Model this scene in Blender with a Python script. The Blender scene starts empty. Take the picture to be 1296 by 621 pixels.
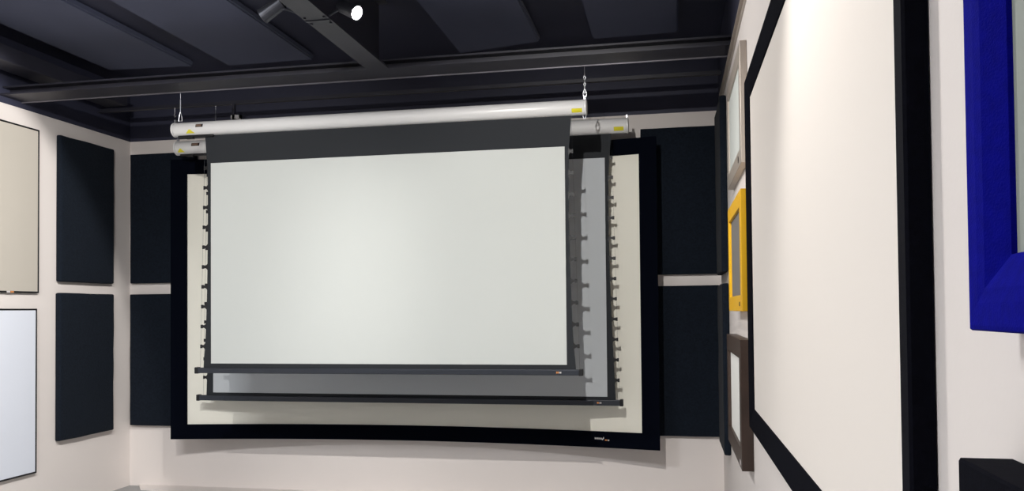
import bpy, bmesh, math, random
from mathutils import Matrix, Vector, noise
random.seed(4)
COL = bpy.context.scene.collection

# ------------------------------------------------------------------ room size (metres)
XL, XR = -4.69, 0.37        # side walls
YB, YF = 6.465, -2.6        # back wall (ahead of the camera), wall behind the camera
ZW, ZC = 3.022, 3.5         # top of the white paint, ceiling
EYE = 1.5

# ------------------------------------------------------------------ materials
def srgb(c):
    return tuple(((v/255)/12.92 if v/255 <= .04045 else ((v/255+.055)/1.055)**2.4) for v in c)

def mat(name, rgb, rough=.6, metal=0., spec=.5, sheen=0., sheen_tint=None, var=0., vscale=6., bump=0., bscale=200., emit=None, lin=False):
    m = bpy.data.materials.new(name); m.use_nodes = True
    nt = m.node_tree; b = nt.nodes['Principled BSDF']
    c = rgb if lin else srgb(rgb)
    b.inputs['Base Color'].default_value = (*c, 1)
    b.inputs['Roughness'].default_value = rough
    b.inputs['Metallic'].default_value = metal
    b.inputs['Specular IOR Level'].default_value = spec
    if sheen:
        b.inputs['Sheen Weight'].default_value = sheen
        b.inputs['Sheen Roughness'].default_value = .5
        if sheen_tint: b.inputs['Sheen Tint'].default_value = (*sheen_tint, 1)
    tc = nt.nodes.new('ShaderNodeTexCoord')
    if var:
        n = nt.nodes.new('ShaderNodeTexNoise'); n.inputs['Scale'].default_value = vscale; n.inputs['Detail'].default_value = 5
        r = nt.nodes.new('ShaderNodeValToRGB')
        r.color_ramp.elements[0].position = .3; r.color_ramp.elements[1].position = .7
        r.color_ramp.elements[0].color = (*[v*(1-var) for v in c], 1)
        r.color_ramp.elements[1].color = (*[min(1, v*(1+var)) for v in c], 1)
        nt.links.new(tc.outputs['Object'], n.inputs['Vector'])
        nt.links.new(n.outputs['Fac'], r.inputs['Fac']); nt.links.new(r.outputs['Color'], b.inputs['Base Color'])
    if bump:
        n2 = nt.nodes.new('ShaderNodeTexNoise'); n2.inputs['Scale'].default_value = bscale; n2.inputs['Detail'].default_value = 3
        bp = nt.nodes.new('ShaderNodeBump'); bp.inputs['Strength'].default_value = bump; bp.inputs['Distance'].default_value = .002
        nt.links.new(tc.outputs['Object'], n2.inputs['Vector'])
        nt.links.new(n2.outputs['Fac'], bp.inputs['Height']); nt.links.new(bp.outputs['Normal'], b.inputs['Normal'])
    if emit:
        b.inputs['Emission Color'].default_value = (1, .96, .9, 1); b.inputs['Emission Strength'].default_value = emit
    return m

M = dict(
    wall   = mat('white wall paint', (227, 220, 216), .75, var=.012, vscale=1.3, bump=.08, bscale=90),
    dark   = mat('black ceiling paint', (46, 48, 67), .65, var=.12, vscale=2.0, bump=.2, bscale=60),
    steel  = mat('black painted steel', (44, 44, 54), .45, var=.15, vscale=5, bump=.15, bscale=40),
    worn   = mat('worn grey paint edge', (120, 118, 126), .4, metal=.3, var=.3, vscale=3),  # lighter grey paints the bright highlight along the front beam's lower lip
    baffle = mat('dark ceiling felt', (74, 79, 102), .95, spec=.1, sheen=.1, var=.05, vscale=3, bump=.3, bscale=300),
    fabric = mat('navy black acoustic cloth', (23, 29, 38), .95, spec=.08, sheen=.03, var=.22, vscale=70, bump=.4, bscale=420),
    velvet = mat('black velvet', (5, 8, 18), .95, spec=.04, bump=.15, bscale=500),
    velvetr= mat('black flocked frame', (11, 12, 20), .95, spec=.05, var=.2, vscale=90, bump=.2, bscale=500),
    mask   = mat('black screen border', (40, 43, 47), .75, spec=.25),
    bar    = mat('charcoal aluminium bar', (50, 54, 62), .4, metal=.3, spec=.4),
    capb   = mat('black plastic', (14, 15, 18), .5, spec=.4),
    white1 = mat('matte white projection cloth', (203, 207, 204), .85, spec=.2),
    grey2  = mat('grey projection cloth', (190, 195, 199), .8, spec=.3),
    fixedw = mat('ivory projection cloth', (246, 244, 232), .8, spec=.2),
    bigw   = mat('warm white projection cloth', (232, 225, 218), .8, spec=.2),
    beige  = mat('beige projection cloth', (188, 182, 172), .8, spec=.2),
    cool   = mat('bluish white projection cloth', (222, 227, 238), .6, spec=.3),
    tube   = mat('white powder coated metal', (222, 222, 222), .32, spec=.5),
    chrome = mat('zinc plated steel', (190, 192, 198), .3, metal=.9),
    brownp = mat('brown rating plate', (120, 98, 84), .5),
    yellowp= mat('yellow warning sticker', (214, 204, 40), .5),
    silver = mat('satin champagne frame', (176, 166, 156), .42, metal=.25, var=.04, vscale=4),
    silverw= mat('pale grey sample cloth', (204, 208, 204), .8),
    yellow = mat('yellow lacquer', (240, 184, 14), .4),
    midgrey= mat('mid grey sample cloth', (116, 113, 110), .8),
    brown  = mat('dark walnut veneer', (60, 44, 36), .45, var=.2, vscale=9),
    sample = mat('white sample cloth', (236, 236, 232), .8),
    blue   = mat('royal blue velvet', (9, 11, 128), .9, spec=.03, sheen=.02, sheen_tint=(.2, .25, 1), var=.12, vscale=60, bump=.3, bscale=420),
    greeng = mat('grey green sample cloth', (146, 152, 145), .8),
    gold   = mat('copper print', (214, 140, 80), .4, metal=.2),
    print  = mat('light print', (205, 200, 200), .5),
    floor  = mat('grey floor', (150, 150, 150), .6, var=.1, vscale=3, bump=.1),
    lens   = mat('glowing lamp lens', (255, 250, 240), .3, emit=60),
    lampb  = mat('dark grey lamp body', (70, 72, 80), .35, metal=.5),
    panel  = mat('lamp diffuser', (255, 255, 255), .4, emit=1.2),
)

# ------------------------------------------------------------------ helpers
def link(o, parent=None):
    COL.objects.link(o)
    if parent: o.parent = parent
    return o

def obj(name, bm, m, parent=None, smooth=False):
    me = bpy.data.meshes.new(name)
    bmesh.ops.recalc_face_normals(bm, faces=bm.faces)
    bm.to_mesh(me); bm.free()
    for x in (m if isinstance(m, (list, tuple)) else [m]): me.materials.append(x)
    if smooth:
        for p in me.polygons: p.use_smooth = True
    o = bpy.data.objects.new(name, me)
    if parent is not None:
        pw = Vector(WORLD.get(parent.name, (0, 0, 0)))
        me.transform(Matrix.Translation(-pw))
        WORLD[o.name] = tuple(pw)
    link(o, parent)
    return o
WORLD = {}

def thing(name, label, cat, loc=(0, 0, 0), group=None):
    o = bpy.data.objects.new(name, None); COL.objects.link(o)
    o.location = loc; o.empty_display_size = .1
    o['label'] = label; o['category'] = cat
    if group: o['group'] = group
    WORLD[o.name] = tuple(loc)
    return o

def tag(o, label, cat, group=None):
    o['label'] = label; o['category'] = cat
    if group: o['group'] = group
    return o

def struct(name, bm, m):
    o = obj(name, bm, m); o['kind'] = 'structure'; return o

def box(bm, x0, x1, y0, y1, z0, z1, mi=0):
    v = [bm.verts.new((x, y, z)) for x in (x0, x1) for y in (y0, y1) for z in (z0, z1)]
    for f in ((0, 1, 3, 2), (4, 6, 7, 5), (0, 4, 5, 1), (2, 3, 7, 6), (0, 2, 6, 4), (1, 5, 7, 3)):
        fc = bm.faces.new([v[i] for i in f]); fc.material_index = mi
    return v

def bbox(x0, x1, y0, y1, z0, z1, bev=0, seg=2):
    bm = bmesh.new(); box(bm, x0, x1, y0, y1, z0, z1)
    if bev: bmesh.ops.bevel(bm, geom=bm.edges[:], offset=bev, segments=seg, affect='EDGES', profile=.5)
    return bm

def quilt(x0, x1, y0, y1, z0, z1, bev=.012, wob=.004, seed=0, wall=None):
    """upholstered panel: rounded box whose outline wavers a little like wrapped cloth"""
    bm = bbox(x0, x1, y0, y1, z0, z1, bev, 3)
    bmesh.ops.subdivide_edges(bm, edges=[e for e in bm.edges if e.calc_length() > .2], cuts=16, use_grid_fill=True)
    for v in bm.verts:
        p = v.co*5 + Vector((seed*7.3, seed*3.1, 0))
        d = {'L': v.co.x-XL, 'R': XR-v.co.x, 'B': YB-v.co.y}[wall]
        v.co += Vector((noise.noise(p), noise.noise(p+Vector((9, 0, 0))), noise.noise(p+Vector((0, 9, 0)))))*wob*min(1, d/.03)
    return bm

def ring(bm, c, r, axis, n=24, ph=0):
    a = 'xyz'.index(axis); u, w = [(1, 2), (2, 0), (0, 1)][a]
    vs = []
    for i in range(n):
        t = 2*math.pi*i/n + ph; p = list(c); p[u] += r*math.cos(t); p[w] += r*math.sin(t)
        vs.append(bm.verts.new(p))
    return vs

def lathe(bm, prof, c, axis, n=28):
    """prof: (offset along axis, radius)"""
    a = 'xyz'.index(axis); prev = None
    for d, r in prof:
        p = list(c); p[a] += d
        rg = ring(bm, p, max(r, 1e-4), axis, n)
        if prev:
            for i in range(n): bm.faces.new((prev[i], prev[(i+1) % n], rg[(i+1) % n], rg[i]))
        else: bm.faces.new(rg)
        prev = rg
    bm.faces.new(prev)

def tube(bm, pts, r, n=8, closed=False):
    pts = [Vector(p) for p in pts]; N = len(pts); rings = []
    up = Vector((0, 0, 1))
    for i, p in enumerate(pts):
        a = pts[(i-1) % N] if (closed or i > 0) else p
        b = pts[(i+1) % N] if (closed or i < N-1) else p
        t = (b-a).normalized()
        s = t.cross(up if abs(t.dot(up)) < .95 else Vector((1, 0, 0))).normalized() if not closed else t.cross(closed).normalized()
        w = t.cross(s).normalized()
        rings.append([bm.verts.new(p + r*(math.cos(2*math.pi*k/n)*s + math.sin(2*math.pi*k/n)*w)) for k in range(n)])
    for i in range(N if closed else N-1):
        A, B = rings[i], rings[(i+1) % N]
        for k in range(n): bm.faces.new((A[k], A[(k+1) % n], B[(k+1) % n], B[k]))
    if not closed: bm.faces.new(rings[0]); bm.faces.new(rings[-1])

def oval(c, a, b, plane_n, n=16):
    """closed oval loop, long axis z; plane_n normal of its plane ('x' or 'y')"""
    out = []
    for i in range(n):
        t = 2*math.pi*i/n; h = a*math.cos(t); v = b*math.sin(t)
        out.append((c[0]+(h if plane_n == 'y' else 0), c[1]+(h if plane_n == 'x' else 0), c[2]+v))
    return out

# ------------------------------------------------------------------ room shell
T = .15
bm = bmesh.new(); box(bm, XL-T, XR+T, YB, YB+T, -.1, ZW); box(bm, XL-T, XR+T, YB, YB+T, ZW, ZC+T, 1)
struct('wall_back', bm, [M['wall'], M['dark']])
bm = bmesh.new(); box(bm, XL-T, XL, YF, YB, -.1, ZW); box(bm, XL-T, XL, YF, YB, ZW, ZC+T, 1)
struct('wall_left', bm, [M['wall'], M['dark']])
bm = bmesh.new(); box(bm, XR, XR+T, YF, YB, -.1, ZW); box(bm, XR, XR+T, YF, YB, ZW, ZC+T, 1)
struct('wall_right', bm, [M['wall'], M['dark']])
bm = bmesh.new(); box(bm, XL-T, XR+T, YF-T, YF, -.1, ZW); box(bm, XL-T, XR+T, YF-T, YF, ZW, ZC+T, 1)
struct('wall_front', bm, [M['wall'], M['dark']])
struct('floor', bbox(XL, XR, YF, YB, -.1, 0), M['floor'])
struct('ceiling', bbox(XL, XR, YF, YB, ZC, ZC+T), M['dark'])
# thin white lip along the top of the right wall
bm = bmesh.new(); box(bm, XR-.006, XR, 2.2, 6.0, 2.98, 3.022); box(bm, XR-.022, XR, 2.2, 6.0, 3.014, 3.024)
struct('trim_1', bm, M['silver'])
# low white floor strip along the back wall, its left end cut at an angle
bm = bmesh.new()
pl = [(-4.60, 6.465), (-4.47, 6.30), (-4.2, 6.27), (.32, 6.27), (.32, 6.465)]
a = [bm.verts.new((x, y, 0.0)) for x, y in pl]; b = [bm.verts.new((x, y, .012)) for x, y in pl]
bm.faces.new(a); bm.faces.new(b)
for i in range(5): bm.faces.new((a[i], a[(i+1) % 5], b[(i+1) % 5], b[i]))
struct('trim_2', bm, M['wall'])

# ------------------------------------------------------------------ steel beams and rails under the ceiling
def ibeam_x(y0, y1, z0, h, x0, x1, ft=.012):
    bm = bmesh.new(); c = (y0+y1)/2
    box(bm, x0, x1, y0, y1, z0, z0+ft); box(bm, x0, x1, c-.008, c+.008, z0+ft, z0+h-ft); box(bm, x0, x1, y0+.03, y1-.03, z0+h-ft, z0+h)
    return bm
t = thing('ceiling_beam', 'long black steel beam across the room that the front screen hangs from', 'beam', (0, 5.13, 3.07))
obj('beam_body', ibeam_x(5.02, 5.232, 3.07, .07, XL, XR), M['steel'], t)
obj('edge_lip', bbox(XL, XR, 5.226, 5.234, 3.062, 3.070), M['worn'], t)
t = thing('ceiling_beam', 'thinner black rail nearest the back wall above the rear hanging screen', 'beam', (0, 6.05, 3.185))
bm = bmesh.new(); box(bm, XL, XR, 6.035, 6.075, 3.185, 3.190); box(bm, XL, XR, 6.070, 6.075, 3.190, 3.22)
obj('beam_body', bm, M['steel'], t)
t = thing('ceiling_beam', 'grey brown lengthwise beam between the two track spotlights', 'beam', (-1.85, 2, 3.07))
bm = bmesh.new()
box(bm, -1.922, -1.778, 0.5, 5.02, 3.07, 3.082); box(bm, -1.86, -1.84, .5, 5.02, 3.082, 3.488); box(bm, -1.922, -1.778, .5, 5.02, 3.488, ZC)
obj('beam_body', bm, M['steel'], t)
bm = bmesh.new(); box(bm, -1.918, -1.782, 4.10, 4.112, 3.064, 3.07)
for x in (-1.905, -1.795):
    for y in (4.06, 4.15): lathe(bm, [(-.008, .008), (0, .008)], (x, y, 3.07), 'z', 6)
obj('splice_plate', bm, M['lampb'], t)
t = thing('ceiling_beam', 'black boxed beam running along the top of the left wall', 'beam', (-4.5, 2, 3.15))
obj('beam_body', bbox(-4.60, -4.40, YF, 6.03, 3.22, 3.33, .006), M['steel'], t)

# ceiling felt panels
def felt(label, pts):
    bm = bmesh.new()
    a = [bm.verts.new((x, y, ZC-.05)) for x, y in pts]; b = [bm.verts.new((x, y, ZC)) for x, y in pts]
    bm.faces.new(a); bm.faces.new(b)
    for i in range(4): bm.faces.new((a[i], a[(i+1) % 4], b[(i+1) % 4], b[i]))
    bmesh.ops.bevel(bm, geom=bm.edges[:], offset=.012, segments=2, affect='EDGES')
    tag(obj('ceiling_panel', bm, M['baffle']), label, 'acoustic panel', 'felt panels under the ceiling')
k = (3.45-1.5)/2.0
def S(x, y): return (x*k, y*k)
felt('felt ceiling panel furthest left, beside the left wall', [S(-4.51, 2.2), S(-4.51, 5.95), S(-3.78, 6.0), S(-3.78, 2.2)])
felt('felt ceiling panel second from the left, left of the lengthwise beam', [S(-3.51, 2.2), S(-3.50, 6.05), S(-2.76, 6.05), S(-2.76, 2.2)])
felt('felt ceiling panel right of the glowing spotlight with a slanted far end', [S(-1.6, 2.2), S(-1.595, 6.155), S(-.94, 6.01), S(-.945, 2.2)])
felt('felt ceiling panel furthest right, nearest the right wall', [S(-.552, 2.2), S(-.552, 6.044), S(.067, 6.022), S(.067, 2.2)])

# ------------------------------------------------------------------ acoustic wall panels
G = 'cloth covered acoustic wall panels'
def panel(label, *a, seed=0, **k):
    tag(obj('acoustic_panel', quilt(*a, seed=seed, **k), M['fabric'], smooth=True), label, 'acoustic panel', G)
panel('upper black acoustic panel on the left wall, left of the corner', XL+.0008, XL+.05, 5.57, 6.19, 1.757, 2.90, seed=1, wall='L')
panel('lower black acoustic panel on the left wall, left of the corner', XL+.0008, XL+.05, 5.565, 6.19, .525, 1.670, seed=2, wall='L')
panel('upper black acoustic panel on the back wall, right of the left corner', -4.66, -4.03, YB-.045, YB-.0008, 1.768, 2.90, seed=3, wall='B', bev=.006, wob=.002)
panel('lower black acoustic panel on the back wall, right of the left corner', -4.66, -4.03, YB-.045, YB-.0008, .530, 1.672, seed=4, wall='B', bev=.006, wob=.002)
panel('upper black acoustic panel on the back wall, right of the curved screen', -.225, .352, YB-.045, YB-.0008, 1.768, 2.90, seed=5, wall='B', bev=.006, wob=.002)
panel('lower black acoustic panel on the back wall, right of the curved screen', -.225, .352, YB-.045, YB-.0008, .530, 1.680, seed=6, wall='B', bev=.006, wob=.002)
panel('upper black acoustic panel on the right wall, beside the corner', XR-.045, XR-.0008, 5.58, 6.20, 1.745, 2.915, seed=7, wall='R')
panel('lower black acoustic panel on the right wall, beside the corner', XR-.045, XR-.0008, 5.58, 6.15, .535, 1.670, seed=8, wall='R')

# ------------------------------------------------------------------ curved fixed-frame screen on the back wall
XC0, XC1, YE, SAG = -4.092, -.100, 6.16, .205
hc = (XC1-XC0)/2; RAD = (hc*hc+SAG*SAG)/(2*SAG); XM = (XC0+XC1)/2
def cy(x, off=0):          # front of the frame along its arc
    return YE + SAG - RAD + math.sqrt(RAD*RAD-(x-XM)**2) + off
def curved_slab(bm, x0, x1, z0, z1, f, bk, n=48):
    P = []
    for i in range(n+1):
        x = x0+(x1-x0)*i/n
        P.append([bm.verts.new((x, cy(x, o), z)) for o, z in ((f, z0), (f, z1), (bk, z1), (bk, z0))])
    for i in range(n):
        for j in range(4): bm.faces.new((P[i][j], P[i][(j+1) % 4], P[i+1][(j+1) % 4], P[i+1][j]))
    bm.faces.new(P[0]); bm.faces.new(P[-1])
t = thing('curved_projection_screen', 'large curved fixed screen with a wide black velvet frame on the back wall', 'projection screen', (XM, YB, .461))
bm = bmesh.new(); zf0, zf1, bw = .461, 2.785, .121
curved_slab(bm, XC0, XC1, zf0, zf0+bw, 0, .05); curved_slab(bm, XC0, XC1, zf1-bw, zf1, 0, .05)
curved_slab(bm, XC0, XC0+bw+.01, zf0+bw, zf1-bw, 0, .05, 4); curved_slab(bm, XC1-bw-.01, XC1, zf0+bw, zf1-bw, 0, .05, 4)
fr = obj('frame', bm, M['velvet'], t)
bm = bmesh.new(); curved_slab(bm, XC0+bw-.02, XC1-bw+.02, zf0+bw-.02, zf1-bw+.02, .012, .02)
obj('screen_surface', bm, M['fixedw'], t)
for x in (-3.6, -.6):
    for z in (.52, 2.72):
        bm = bmesh.new(); box(bm, x-.03, x+.03, cy(x, .05)-.002, YB, z-.02, z+.02); obj('wall_bracket', bm, M['capb'], t)
def marks(bm, x, z, spec, y, h=.012):
    """a row of tiny separate strokes: (offset, width, dz, height)"""
    for dx, w, dz, hh in spec: box(bm, x+dx, x+dx+w, y(x+dx)-.0015, y(x+dx), z+dz, z+dz+hh)
bm = bmesh.new()
marks(bm, -.588, .523, [(i*.0095, .0065, -i*.0003, .013) for i in range(6)], lambda x: cy(x))
marks(bm, -.588, .523, [(.056, .004, -.006, .012), (.061, .004, -.002, .014), (.066, .004, .004, .014)], lambda x: cy(x))
lg = obj('maker_mark', bm, M['print'], t); lg['label'] = 'small grey maker mark with a tick'
bm = bmesh.new(); marks(bm, -.588, .514, [(.078, .007, 0, .010), (.087, .007, 0, .010)], lambda x: cy(x))
lg = obj('maker_mark', bm, M['gold'], t); lg['label'] = 'small copper letters'
bm = bmesh.new(); marks(bm, -.588, .514, [(.098, .004, 0, .010), (.1035, .007, 0, .009)], lambda x: cy(x)); obj('maker_mark', bm, M['print'], t)

# ------------------------------------------------------------------ tab-tensioned hanging screens
def hanging_screen(label, Y, tx0, tx1, tz, tr, wx0, wx1, wz0, wz1, edge, bx0, bx1, bz0, bz1, tabs, surf, tipoff, cable, warnL, warnR, plate, logo):
    """edge: list of (z, outset of the black border beyond the picture area)"""
    xm = (wx0+wx1)/2
    t = thing('hanging_projection_screen', label, 'projection screen', (xm, Y, tz))
    # housing
    bm = bmesh.new(); L = tx1-tx0
    lathe(bm, [(0, tr*.94), (.006, tr), (L-.006, tr), (L, tr*.94)], (tx0, Y, tz), 'x', 40)
    obj('housing', bm, M['tube'], t, smooth=False)
    for p in bpy.data.objects[WORLDLAST('housing')].data.polygons: p.use_smooth = abs(p.normal.x) < .5
    for x, sgn in ((tx0, -1), (tx1, 1)):
        bm = bmesh.new(); lathe(bm, [(0, tr*1.03), (sgn*.01, tr*1.03), (sgn*.013, tr*.9)], (x, Y, tz), 'x', 32)
        obj('end_cap', bm, M['tube'], t, smooth=False)
        bm = bmesh.new(); box(bm, x-.006, x+.006, Y-.012, Y+.012, tz+tr*.9, tz+tr+.022); obj('hanging_lug', bm, M['chrome'], t)
    # black slot under the housing
    bm = bbox(tx0+.03, tx0+.30, Y-.022, Y+.012, tz-tr-.012, tz-tr+.004, .003); obj('slot_cover', bm, M['capb'], t)
    bm = bbox(tx0+.09, tx0+.15, Y-.03, Y+.0, tz-tr-.022, tz-tr-.006, .004); obj('limit_switch', bm, M['capb'], t)
    # stickers wrapped on the tube
    def sticker(name, x0, x1, a0, a1, m, tri=False, lift=.0012):
        bm = bmesh.new(); rr = tr+lift; n = 6; rows = []
        for i in range(n+1):
            a = a0+(a1-a0)*i/n
            q = (1-i/n) if tri else 0
            s0 = x0+(x1-x0)*.42*q; s1 = x1-(x1-x0)*.42*q
            rows.append([bm.verts.new((s, Y-rr*math.cos(a), tz+rr*math.sin(a))) for s in (s0, s1)])
        for i in range(n): bm.faces.new((rows[i][0], rows[i][1], rows[i+1][1], rows[i+1][0]))
        ex = bmesh.ops.extrude_face_region(bm, geom=bm.faces[:])
        for v in [g for g in ex['geom'] if isinstance(g, bmesh.types.BMVert)]:
            d = Vector((0, Y-v.co.y, tz-v.co.z)).normalized(); v.co += d*lift*.95
        return obj(name, bm, m, t)
    R = math.radians
    x0, x1 = plate
    b_ = sticker('rating_plate', x0, x1, R(2), R(28), M['capb']); b_['label'] = 'brown rating plate with a black edge'
    pw = WORLD[b_.name]
    bm = bmesh.new(); rr = tr+.0024
    rows = [[bm.verts.new((s, Y-rr*math.cos(a), tz+rr*math.sin(a))) for s in (x0+.005, x1-.011)] for a in (R(6), R(15), R(24))]
    for i in range(2): bm.faces.new((rows[i][0], rows[i][1], rows[i+1][1], rows[i+1][0]))
    o = obj('plate_face', bm, M['brownp'], b_)
    o = sticker('warning_sticker', warnL[0], warnL[1], R(-14), R(-46), M['yellowp'], True); o['label'] = 'yellow triangular sticker'
    o = sticker('warning_sticker', warnR[0], warnR[1], R(-18), R(-50), M['yellowp']); o['label'] = 'yellow rectangular sticker'
    # cloth: black border with curved sides, the picture area as a separate surface just in front
    def ed(z):
        for (za, ea), (zb, eb) in zip(edge, edge[1:]):
            if za <= z <= zb:
                s = (z-za)/(zb-za); return ea+(eb-ea)*s
        return edge[-1][1] if z > edge[-1][0] else edge[0][1]
    def sm(z):
        return sum(ed(z+d) for d in (-.1, -.06, -.03, 0, .03, .06, .1))/7
    ztop = tz-tr+.01; n = 70
    bm = bmesh.new(); P = []
    for i in range(n+1):
        z = bz1-.004+(ztop-bz1+.004)*i/n; e = sm(z)
        # scallops between the tabs
        P.append([bm.verts.new((x, yy, z)) for x, yy in ((wx0-e, Y), (wx1+e, Y), (wx1+e, Y+.003), (wx0-e, Y+.003))])
    for i in range(n):
        for j in range(4): bm.faces.new((P[i][j], P[i][(j+1) % 4], P[i+1][(j+1) % 4], P[i+1][j]))
    bm.faces.new(P[0]); bm.faces.new(P[-1])
    bo = obj('black_border', bm, M['mask'], t)
    bm = bmesh.new(); box(bm, wx0, wx1, Y-.0012, Y, wz0, wz1); obj('picture_area', bm, surf, t)
    # tension cables and tabs
    for sgn, xe in ((-1, wx0), (1, wx1)):
        top = (xe+sgn*cable[1], Y+.001, ztop); bot = (xe+sgn*cable[0], Y+.001, bz1)
        bm = bmesh.new(); tube(bm, [top, bot], .0006, 6); obj('tension_cable', bm, M['bar'], t)
        for z in tabs[0 if sgn < 0 else 1]:
            f = (z-bot[2])/(top[2]-bot[2]); xt = bot[0]+(top[0]-bot[0])*f
            xb = xe+sgn*(sm(z)-.004)
            bm = bmesh.new(); out = []
            w = abs(xt-xb)+.004
            for s, hh in ((0, .030), (.12, .020), (.28, .012), (.55, .009), (.62, .009), (.64, .0135), (1., .0135)):
                out.append((xb+sgn*s*w, hh))
            lo = []; hi = []
            for yy in (Y-.001, Y+.004):
                lo.append([bm.verts.new((x, yy, z-h)) for x, h in out]); hi.append([bm.verts.new((x, yy, z+h*.9)) for x, h in out])
            for q in range(2):
                for i in range(len(out)-1): bm.faces.new((lo[q][i], lo[q][i+1], hi[q][i+1], hi[q][i]))
            for R_ in (lo, hi):
                for i in range(len(out)-1): bm.faces.new((R_[0][i], R_[0][i+1], R_[1][i+1], R_[1][i]))
            for i in (0, -1): bm.faces.new((lo[0][i], lo[1][i], hi[1][i], hi[0][i]))
            obj('tension_tab', bm, M['capb'], t)
    # bottom bar
    bb = obj('bottom_bar', bbox(bx0+.02, bx1-.02, Y-.018, Y+.018, bz0, bz1, .004), M['bar'], t)
    for xa, xb in ((bx0, bx0+.026), (bx1-.026, bx1)):
        obj('bar_end_cap', bbox(xa, xb, Y-.022, Y+.022, bz0-.003, bz1+.004, .004), M['capb'], bb)
    zc = (bz0+bz1)/2
    bm = bmesh.new()
    for dx, w in ((0, .009), (.011, .005)): box(bm, logo+dx, logo+dx+w, Y-.0195, Y-.018, zc-.006, zc+.006)
    o = obj('maker_mark', bm, M['gold'], bb)
    bm = bmesh.new()
    for dx, w in ((.018, .004), (.024, .009)): box(bm, logo+dx, logo+dx+w, Y-.0195, Y-.018, zc-.006, zc+.005)
    o = obj('maker_mark', bm, M['print'], bb)
    return t
def WORLDLAST(n):
    return sorted([o.name for o in bpy.data.objects if o.name.split('.')[0] == n])[-1]

front_tabs_L = [1.27+.1394*i for i in range(10)]
front_tabs_R = [1.27+.1394*i for i in range(10)]
hanging_screen('bright white tensioned screen hanging in front, nearest the camera', 5.25,
    -3.446, -.534, 2.803, .0495, -3.173, -.668, 1.150, 2.556,
    [(1.10, .062), (1.20, .052), (1.36, .040), (1.5, .036), (1.7, .029), (2.1, .024), (2.5, .025), (2.6, .032), (2.74, .046)],
    -3.29, -.564, 1.083, 1.120, (front_tabs_L, front_tabs_R), M['white1'], .03, (.083, .045),
    (-3.345, -3.275), (-.615, -.548), (-3.262, -3.207), -.735)
t2 = [.985+.149*i for i in range(12)]
hanging_screen('grey tensioned screen hanging behind the bright white one', 6.06,
    -3.9558, -0.3096, 2.8526, .056, -3.6431, -0.4746, 0.8634, 2.6214,
    [(0.8278, .063), (0.9398, .057), (1.1945, .047), (1.5, .036), (1.9074, .025), (2.2129, .023), (2.4676, .026), (2.6203, .034), (2.7731, .05)],
    -3.7837, -0.3585, 0.7993, 0.841, (t2, t2), M['grey2'], .03, (.089, .05),
    (-3.9365, -3.8703), (-0.4023, -0.331), (-3.8041, -3.7328), -0.55)

# ------------------------------------------------------------------ chains, hooks and brackets the screens hang from
def link_loop(bm, c, plane, a=.006, b=.013, r=.0022):
    tube(bm, oval(c, a, b, plane, 14), r, 6, closed=Vector((0, 1, 0)) if plane == 'y' else Vector((1, 0, 0)))
def chain(label, x, y, ztop, zbot, style):
    t = thing('hanging_chain', label, 'chain', (x, y, ztop), 'fittings the hanging screens are suspended from')
    H = ztop-zbot
    bm = bmesh.new(); tube(bm, [(x, y, ztop+.006), (x, y, ztop-H*.28)], .002, 6); obj('wire', bm, M['chrome'], t)
    if style == 'turnbuckle':
        bm = bmesh.new(); lathe(bm, [(0, .0025), (-.004, .005), (-H*.42, .0045), (-H*.42-.004, .0025)], (x, y, ztop-H*.26), 'z', 10); obj('turnbuckle', bm, M['chrome'], t)
        bm = bmesh.new()
        tube(bm, [(x-.014, y, zbot), (x-.010, y, zbot+H*.16), (x, y, zbot+H*.34)], .0025, 6)
        tube(bm, [(x+.014, y, zbot), (x+.010, y, zbot+H*.16), (x, y, zbot+H*.34)], .0025, 6)
        tube(bm, [(x-.015, y, zbot+.003), (x+.015, y, zbot+.003)], .0025, 6)
        obj('shackle', bm, M['chrome'], t)
    else:
        z = ztop-H*.22; n = 0
        while z > zbot+.045:
            bm = bmesh.new(); link_loop(bm, (x, y, z-.013), 'y' if n % 2 else 'x'); obj('chain_link', bm, M['chrome'], t)
            z -= .0215; n += 1
        bm = bmesh.new(); link_loop(bm, (x, y, zbot+.024), 'y', .011, .026, .0028); obj('snap_hook', bm, M['chrome'], t)
    return t
zt1 = 2.803+.0495+.012
chain('thin rod and turnbuckle holding the left end of the front screen', -3.41, 5.25, 3.075, zt1+.0, 'turnbuckle')
chain('linked chain with snap hook holding the right end of the front screen', -.534, 5.25, 3.075, zt1, 'chain')
# steel hangers poke out past the front beam: small hook plates
bm = bmesh.new(); box(bm, -3.42, -3.40, 5.225, 5.262, 3.070, 3.080)
tag(obj('hook_plate', bm, M['steel']), 'small plate on the beam above the left turnbuckle', 'hook')
bm = bmesh.new(); box(bm, -.544, -.524, 5.225, 5.262, 3.070, 3.080)
tag(obj('hook_plate', bm, M['steel']), 'small plate on the beam above the right chain', 'hook')
zt2 = 2.8526+.056+.012
chain('short wire and hook over the left end of the rear screen, left of the bracket', -3.62, 6.06, 3.187, zt2, 'turnbuckle')
chain('chain over the right end of the rear screen, hidden behind the front housing', -.62, 6.06, 3.187, zt2, 'chain')
bm = bmesh.new()
tube(bm, [(-3.98, 6.05, 3.188), (-3.98, 6.05, 3.14), (-3.987, 6.05, 3.125), (-3.98, 6.05, 3.11), (-3.97, 6.05, 3.12)], .003, 6)
tag(obj('open_hook', bm, M['chrome']), 'tiny open hook under the rear rail left of the wire hangers', 'hook')
t = thing('wall_bracket', 'small pale angled bracket above the front housing near its left end', 'bracket', (-3.42, 6.2, 3.04))
bm = bmesh.new(); box(bm, -3.47, -3.385, 6.035, 6.06, 3.065, 3.095); obj('top_plate', bm, M['tube'], t)
bm = bmesh.new(); box(bm, -3.40, -3.385, 6.035, 6.06, 2.95, 3.095); obj('side_plate', bm, M['tube'], t)
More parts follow.
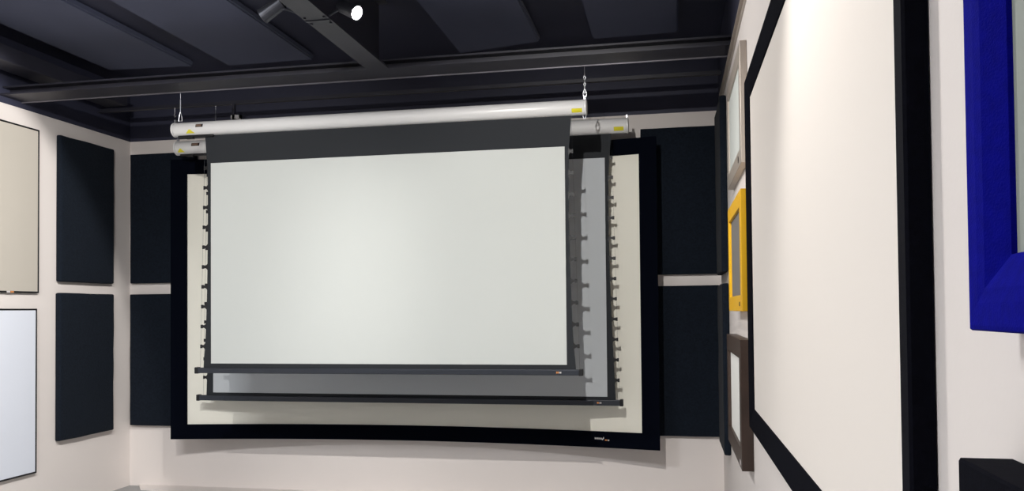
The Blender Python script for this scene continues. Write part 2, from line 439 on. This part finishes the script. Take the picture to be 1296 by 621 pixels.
bm = bmesh.new(); box(bm, -3.46, -3.44, 6.035, 6.06, 3.05, 3.187); obj('hanger_strap', bm, M['steel'], t)

# ------------------------------------------------------------------ mitred frames on the side walls
def frame_mesh(side, y0, y1, z0, z1, prof):
    """rectangular frame on a side wall; prof = (inset, distance from the wall)"""
    bm = bmesh.new(); prev = None; first = None
    for u, d in prof:
        x = XR-d if side == 'R' else XL+d
        r = [bm.verts.new((x, a, b)) for a, b in ((y0+u, z0+u), (y1-u, z0+u), (y1-u, z1-u), (y0+u, z1-u))]
        if prev:
            for i in range(4): bm.faces.new((prev[i], prev[(i+1) % 4], r[(i+1) % 4], r[i]))
        else: first = r
        prev = r
    for i in range(4): bm.faces.new((prev[i], prev[(i+1) % 4], first[(i+1) % 4], first[i]))
    return bm
def wall_screen(name, label, cat, side, y0, y1, z0, z1, prof, fm, sm_, sd, group=None):
    xw = XR if side == 'R' else XL
    t = thing(name, label, cat, (xw, (y0+y1)/2, z0), group)
    obj('frame', frame_mesh(side, y0, y1, z0, z1, prof), fm, t)
    u = prof[-1][0]-.006
    a, b = (XR-sd, XR-.002) if side == 'R' else (XL+.002, XL+sd)
    obj('screen_surface', bbox(a, b, y0+u, y1-u, z0+u, z1-u), sm_, t)
    return t

# left wall
thin = [(0, .002), (0, .026), (.002, .028), (.010, .028), (.012, .026), (.012, .002)]
t = wall_screen('thin_bezel_screen', 'beige screen with a thin black bezel, upper one on the left wall', 'projection screen', 'L', 3.2, 5.372, 1.663, 2.892, thin, M['capb'], M['beige'], .024, 'thin bezel screens on the left wall')
bm = bmesh.new(); box(bm, XL+.028, XL+.0295, 5.065, 5.095, 1.662, 1.675); o = obj('maker_mark', bm, M['print'], t)
bm = bmesh.new(); box(bm, XL+.028, XL+.0295, 5.10, 5.13, 1.662, 1.675); o = obj('maker_mark', bm, M['gold'], t)
wall_screen('thin_bezel_screen', 'bluish white screen with a thin black bezel, lower one on the left wall', 'projection screen', 'L', 3.2, 5.355, .325, 1.547, thin, M['capb'], M['cool'], .024, 'thin bezel screens on the left wall')

# right wall
bigp = [(0, .002), (0, .033), (.006, .037), (.09, .0255), (.092, .018), (.092, .004)]
wall_screen('fixed_frame_screen', 'very large warm white screen with a black flocked frame on the right wall', 'projection screen', 'R', 1.272, 3.84, .967, 2.525, bigp, M['velvetr'], M['bigw'], .020)
def sample(label, y0, y1, z0, z1, t_, w, fm, sm_, rec):
    p = [(0, .002), (0, t_-.002), (.002, t_), (w-.002, t_), (w, t_-.002), (w, t_-rec)]
    return wall_screen('sample_frame', label, 'frame', 'R', y0, y1, z0, z1, p, fm, sm_, t_-rec+.001, 'framed sample screens on the right wall')
t = sample('champagne silver sample frame high on the right wall, above the yellow one', 4.08, 5.03, 2.205, 2.795, .035, .08, M['silver'], M['silverw'], .010)
bm = bmesh.new(); lathe(bm, [(0, .017), (-.002, .017)], (XR-.035, 4.24, 2.245), 'x', 14); obj('maker_mark', bm, M['capb'], t)
t = sample('bright yellow sample frame with a grey centre on the right wall', 3.85, 4.70, 1.488, 2.045, .060, .075, M['yellow'], M['midgrey'], .014)
bm = bmesh.new(); box(bm, XR-.0615, XR-.060, 3.95, 3.995, 1.512, 1.532); o = obj('maker_mark', bm, M['brown'], t)
t = sample('dark brown wooden sample frame low on the right wall, below the yellow one', 4.03, 5.00, .733, 1.352, .056, .092, M['brown'], M['sample'], .016)
bm = bmesh.new(); box(bm, XR-.0575, XR-.056, 4.08, 4.14, .75, .772); obj('maker_mark', bm, M['print'], t)
bluep = [(0, .002), (0, .047), (.002, .050), (.006, .051), (.030, .051), (.045, .049), (.078, .035), (.080, .028), (.080, .01)]
wall_screen('velvet_sample_frame', 'royal blue velvet frame around a grey green screen on the right wall', 'frame', 'R', .05, .982, 1.474, 2.10, bluep, M['blue'], M['greeng'], .030, 'velvet sample frames nearest the camera')
wall_screen('velvet_sample_frame', 'black velvet frame on the right wall below the royal blue one', 'frame', 'R', .05, 1.003, .70, 1.331, [(0, .002), (0, .055), (.003, .058), (.03, .058), (.08, .04), (.08, .01)], M['velvetr'], M['bigw'], .030, 'velvet sample frames nearest the camera')

# ------------------------------------------------------------------ track spotlights
def spot(label, pos, target, lens='lens', mount=None, group='spotlights under the ceiling'):
    t = thing('spotlight', label, 'spotlight', pos, group)
    d = (Vector(target)-Vector(pos)).normalized()
    q = Vector((0, 0, -1)).rotation_difference(d).to_matrix().to_4x4()
    def place(bm): bmesh.ops.transform(bm, matrix=Matrix.Translation(pos) @ q, verts=bm.verts)
    bm = bmesh.new(); lathe(bm, [(.075, .026), (.07, .036), (-.035, .038), (-.06, .040), (-.062, .036), (-.045, .034)], (0, 0, 0), 'z', 24); place(bm)
    obj('lamp_body', bm, M['lampb'], t, smooth=False)
    bm = bmesh.new(); lathe(bm, [(-.0455, .033), (-.05, .033)], (0, 0, 0), 'z', 24); place(bm)
    o = obj('lamp_lens', bm, M[lens], t)
    m = mount or (pos[0], pos[1], ZC)
    bm = bmesh.new(); tube(bm, [pos, ((pos[0]+m[0])/2, pos[1], max(pos[2], m[2])), m], .007, 8); obj('bracket_arm', bm, M['lampb'], t)
    return d
def lamp(pos, target, power, size=.03, ang=70, blend=.6, col=(1, .97, .93)):
    L = bpy.data.lights.new('spot_beam', 'SPOT'); L.energy = power; L.shadow_soft_size = size; L.spot_size = math.radians(ang); L.spot_blend = blend; L.color = col
    o = bpy.data.objects.new('spot_beam', L); COL.objects.link(o); o.location = pos
    d = (Vector(target)-Vector(pos)); o.rotation_euler = d.to_track_quat('-Z', 'Y').to_euler()
def full(label, pos, target, power, **k):
    mount = k.pop('mount', None)
    d = spot(label, pos, target, mount=mount)
    lamp(tuple(Vector(pos)+d*.075), target, power, **k)
PW = dict(A=100, B=275, C=300, D=225, E=50, F=62, H=185)
full('glowing spotlight right of the lengthwise beam', (-1.655, 4.07, 3.10), (.37, 3.3, 1.9), PW['A'], ang=128, blend=.8, mount=(-1.79, 4.1, 3.085))
full('dark spotlight left of the lengthwise beam, turned away', (-2.06, 3.99, 3.10), (-4.69, 3.98, 1.5), PW['B'], ang=83, blend=.18, mount=(-1.91, 4.05, 3.085))
full('spotlight above the camera on the right, aimed at the back wall', (-.60, 2.0, 3.12), (-.8, 6.1, 1.35), PW['C'], ang=66, blend=.8, size=.012)
full('spotlight above the camera in the middle, aimed at the back wall', (-2.05, 2.0, 3.12), (-3.7, 5.3, 1.8), PW['D'], ang=74, blend=.8, size=.012)
full('spotlight above the camera on the left, aimed at the left corner', (-3.4, 1.7, 3.12), (-4.69, 6.2, 1.2), PW['E'], ang=30, size=.015)
full('spotlight above the camera closest to the right wall, aimed at it', (-.45, 2.25, 3.12), (.37, 1.5, 1.5), PW['F'], ang=110, size=.012)
# added fill light with its own fixture, unseen overhead, lifts the ambient level
for x, y, n, pw in ((-2.3, 1.0, 'above the middle of the room', PW['H']),):
    t = thing('ceiling_light', 'added unseen flat fill light '+n, 'fill light', (x, y, ZC))
    obj('light_frame', bbox(x-.62, x+.62, y-.32, y+.32, ZC-.05, ZC, .005), M['tube'], t)
    obj('diffuser', bbox(x-.6, x+.6, y-.3, y+.3, ZC-.056, ZC-.049), M['panel'], t)
    L = bpy.data.lights.new('panel_light', 'AREA'); L.shape = 'RECTANGLE'; L.size = 1.2; L.size_y = .6; L.energy = pw; L.color = (.96, .98, 1)
    o = bpy.data.objects.new('panel_light', L); COL.objects.link(o); o.location = (x, y, ZC-.06)

# ------------------------------------------------------------------ world, camera, view
w = bpy.data.worlds.new('World'); bpy.context.scene.world = w; w.use_nodes = True
w.node_tree.nodes['Background'].inputs[0].default_value = (.02, .022, .03, 1)
pi, ya, ro = 2.19834668e-02, 1.92330044e-01, -8.98763466e-03
F = Vector((-math.sin(ya)*math.cos(pi), math.cos(ya)*math.cos(pi), math.sin(pi)))
r0 = Vector((math.cos(ya), math.sin(ya), 0)); u0 = r0.cross(F)
r = math.cos(ro)*r0+math.sin(ro)*u0; u = -math.sin(ro)*r0+math.cos(ro)*u0
cam = bpy.data.cameras.new('camera'); co = bpy.data.objects.new('camera', cam); COL.objects.link(co)
co.matrix_world = Matrix(((r.x, u.x, -F.x, 0), (r.y, u.y, -F.y, 0), (r.z, u.z, -F.z, EYE), (0, 0, 0, 1)))
cam.sensor_fit = 'HORIZONTAL'; cam.sensor_width = 36; cam.lens = 1039.64*36/1296; cam.shift_y = (370.12-310.5)/1296
cam.clip_start = .02; cam.clip_end = 100
sc = bpy.context.scene; sc.camera = co
sc.view_settings.view_transform = 'Standard'; sc.view_settings.look = 'None'; sc.view_settings.gamma = 1; sc.view_settings.use_curve_mapping = False
sc.view_settings.exposure = 0.0
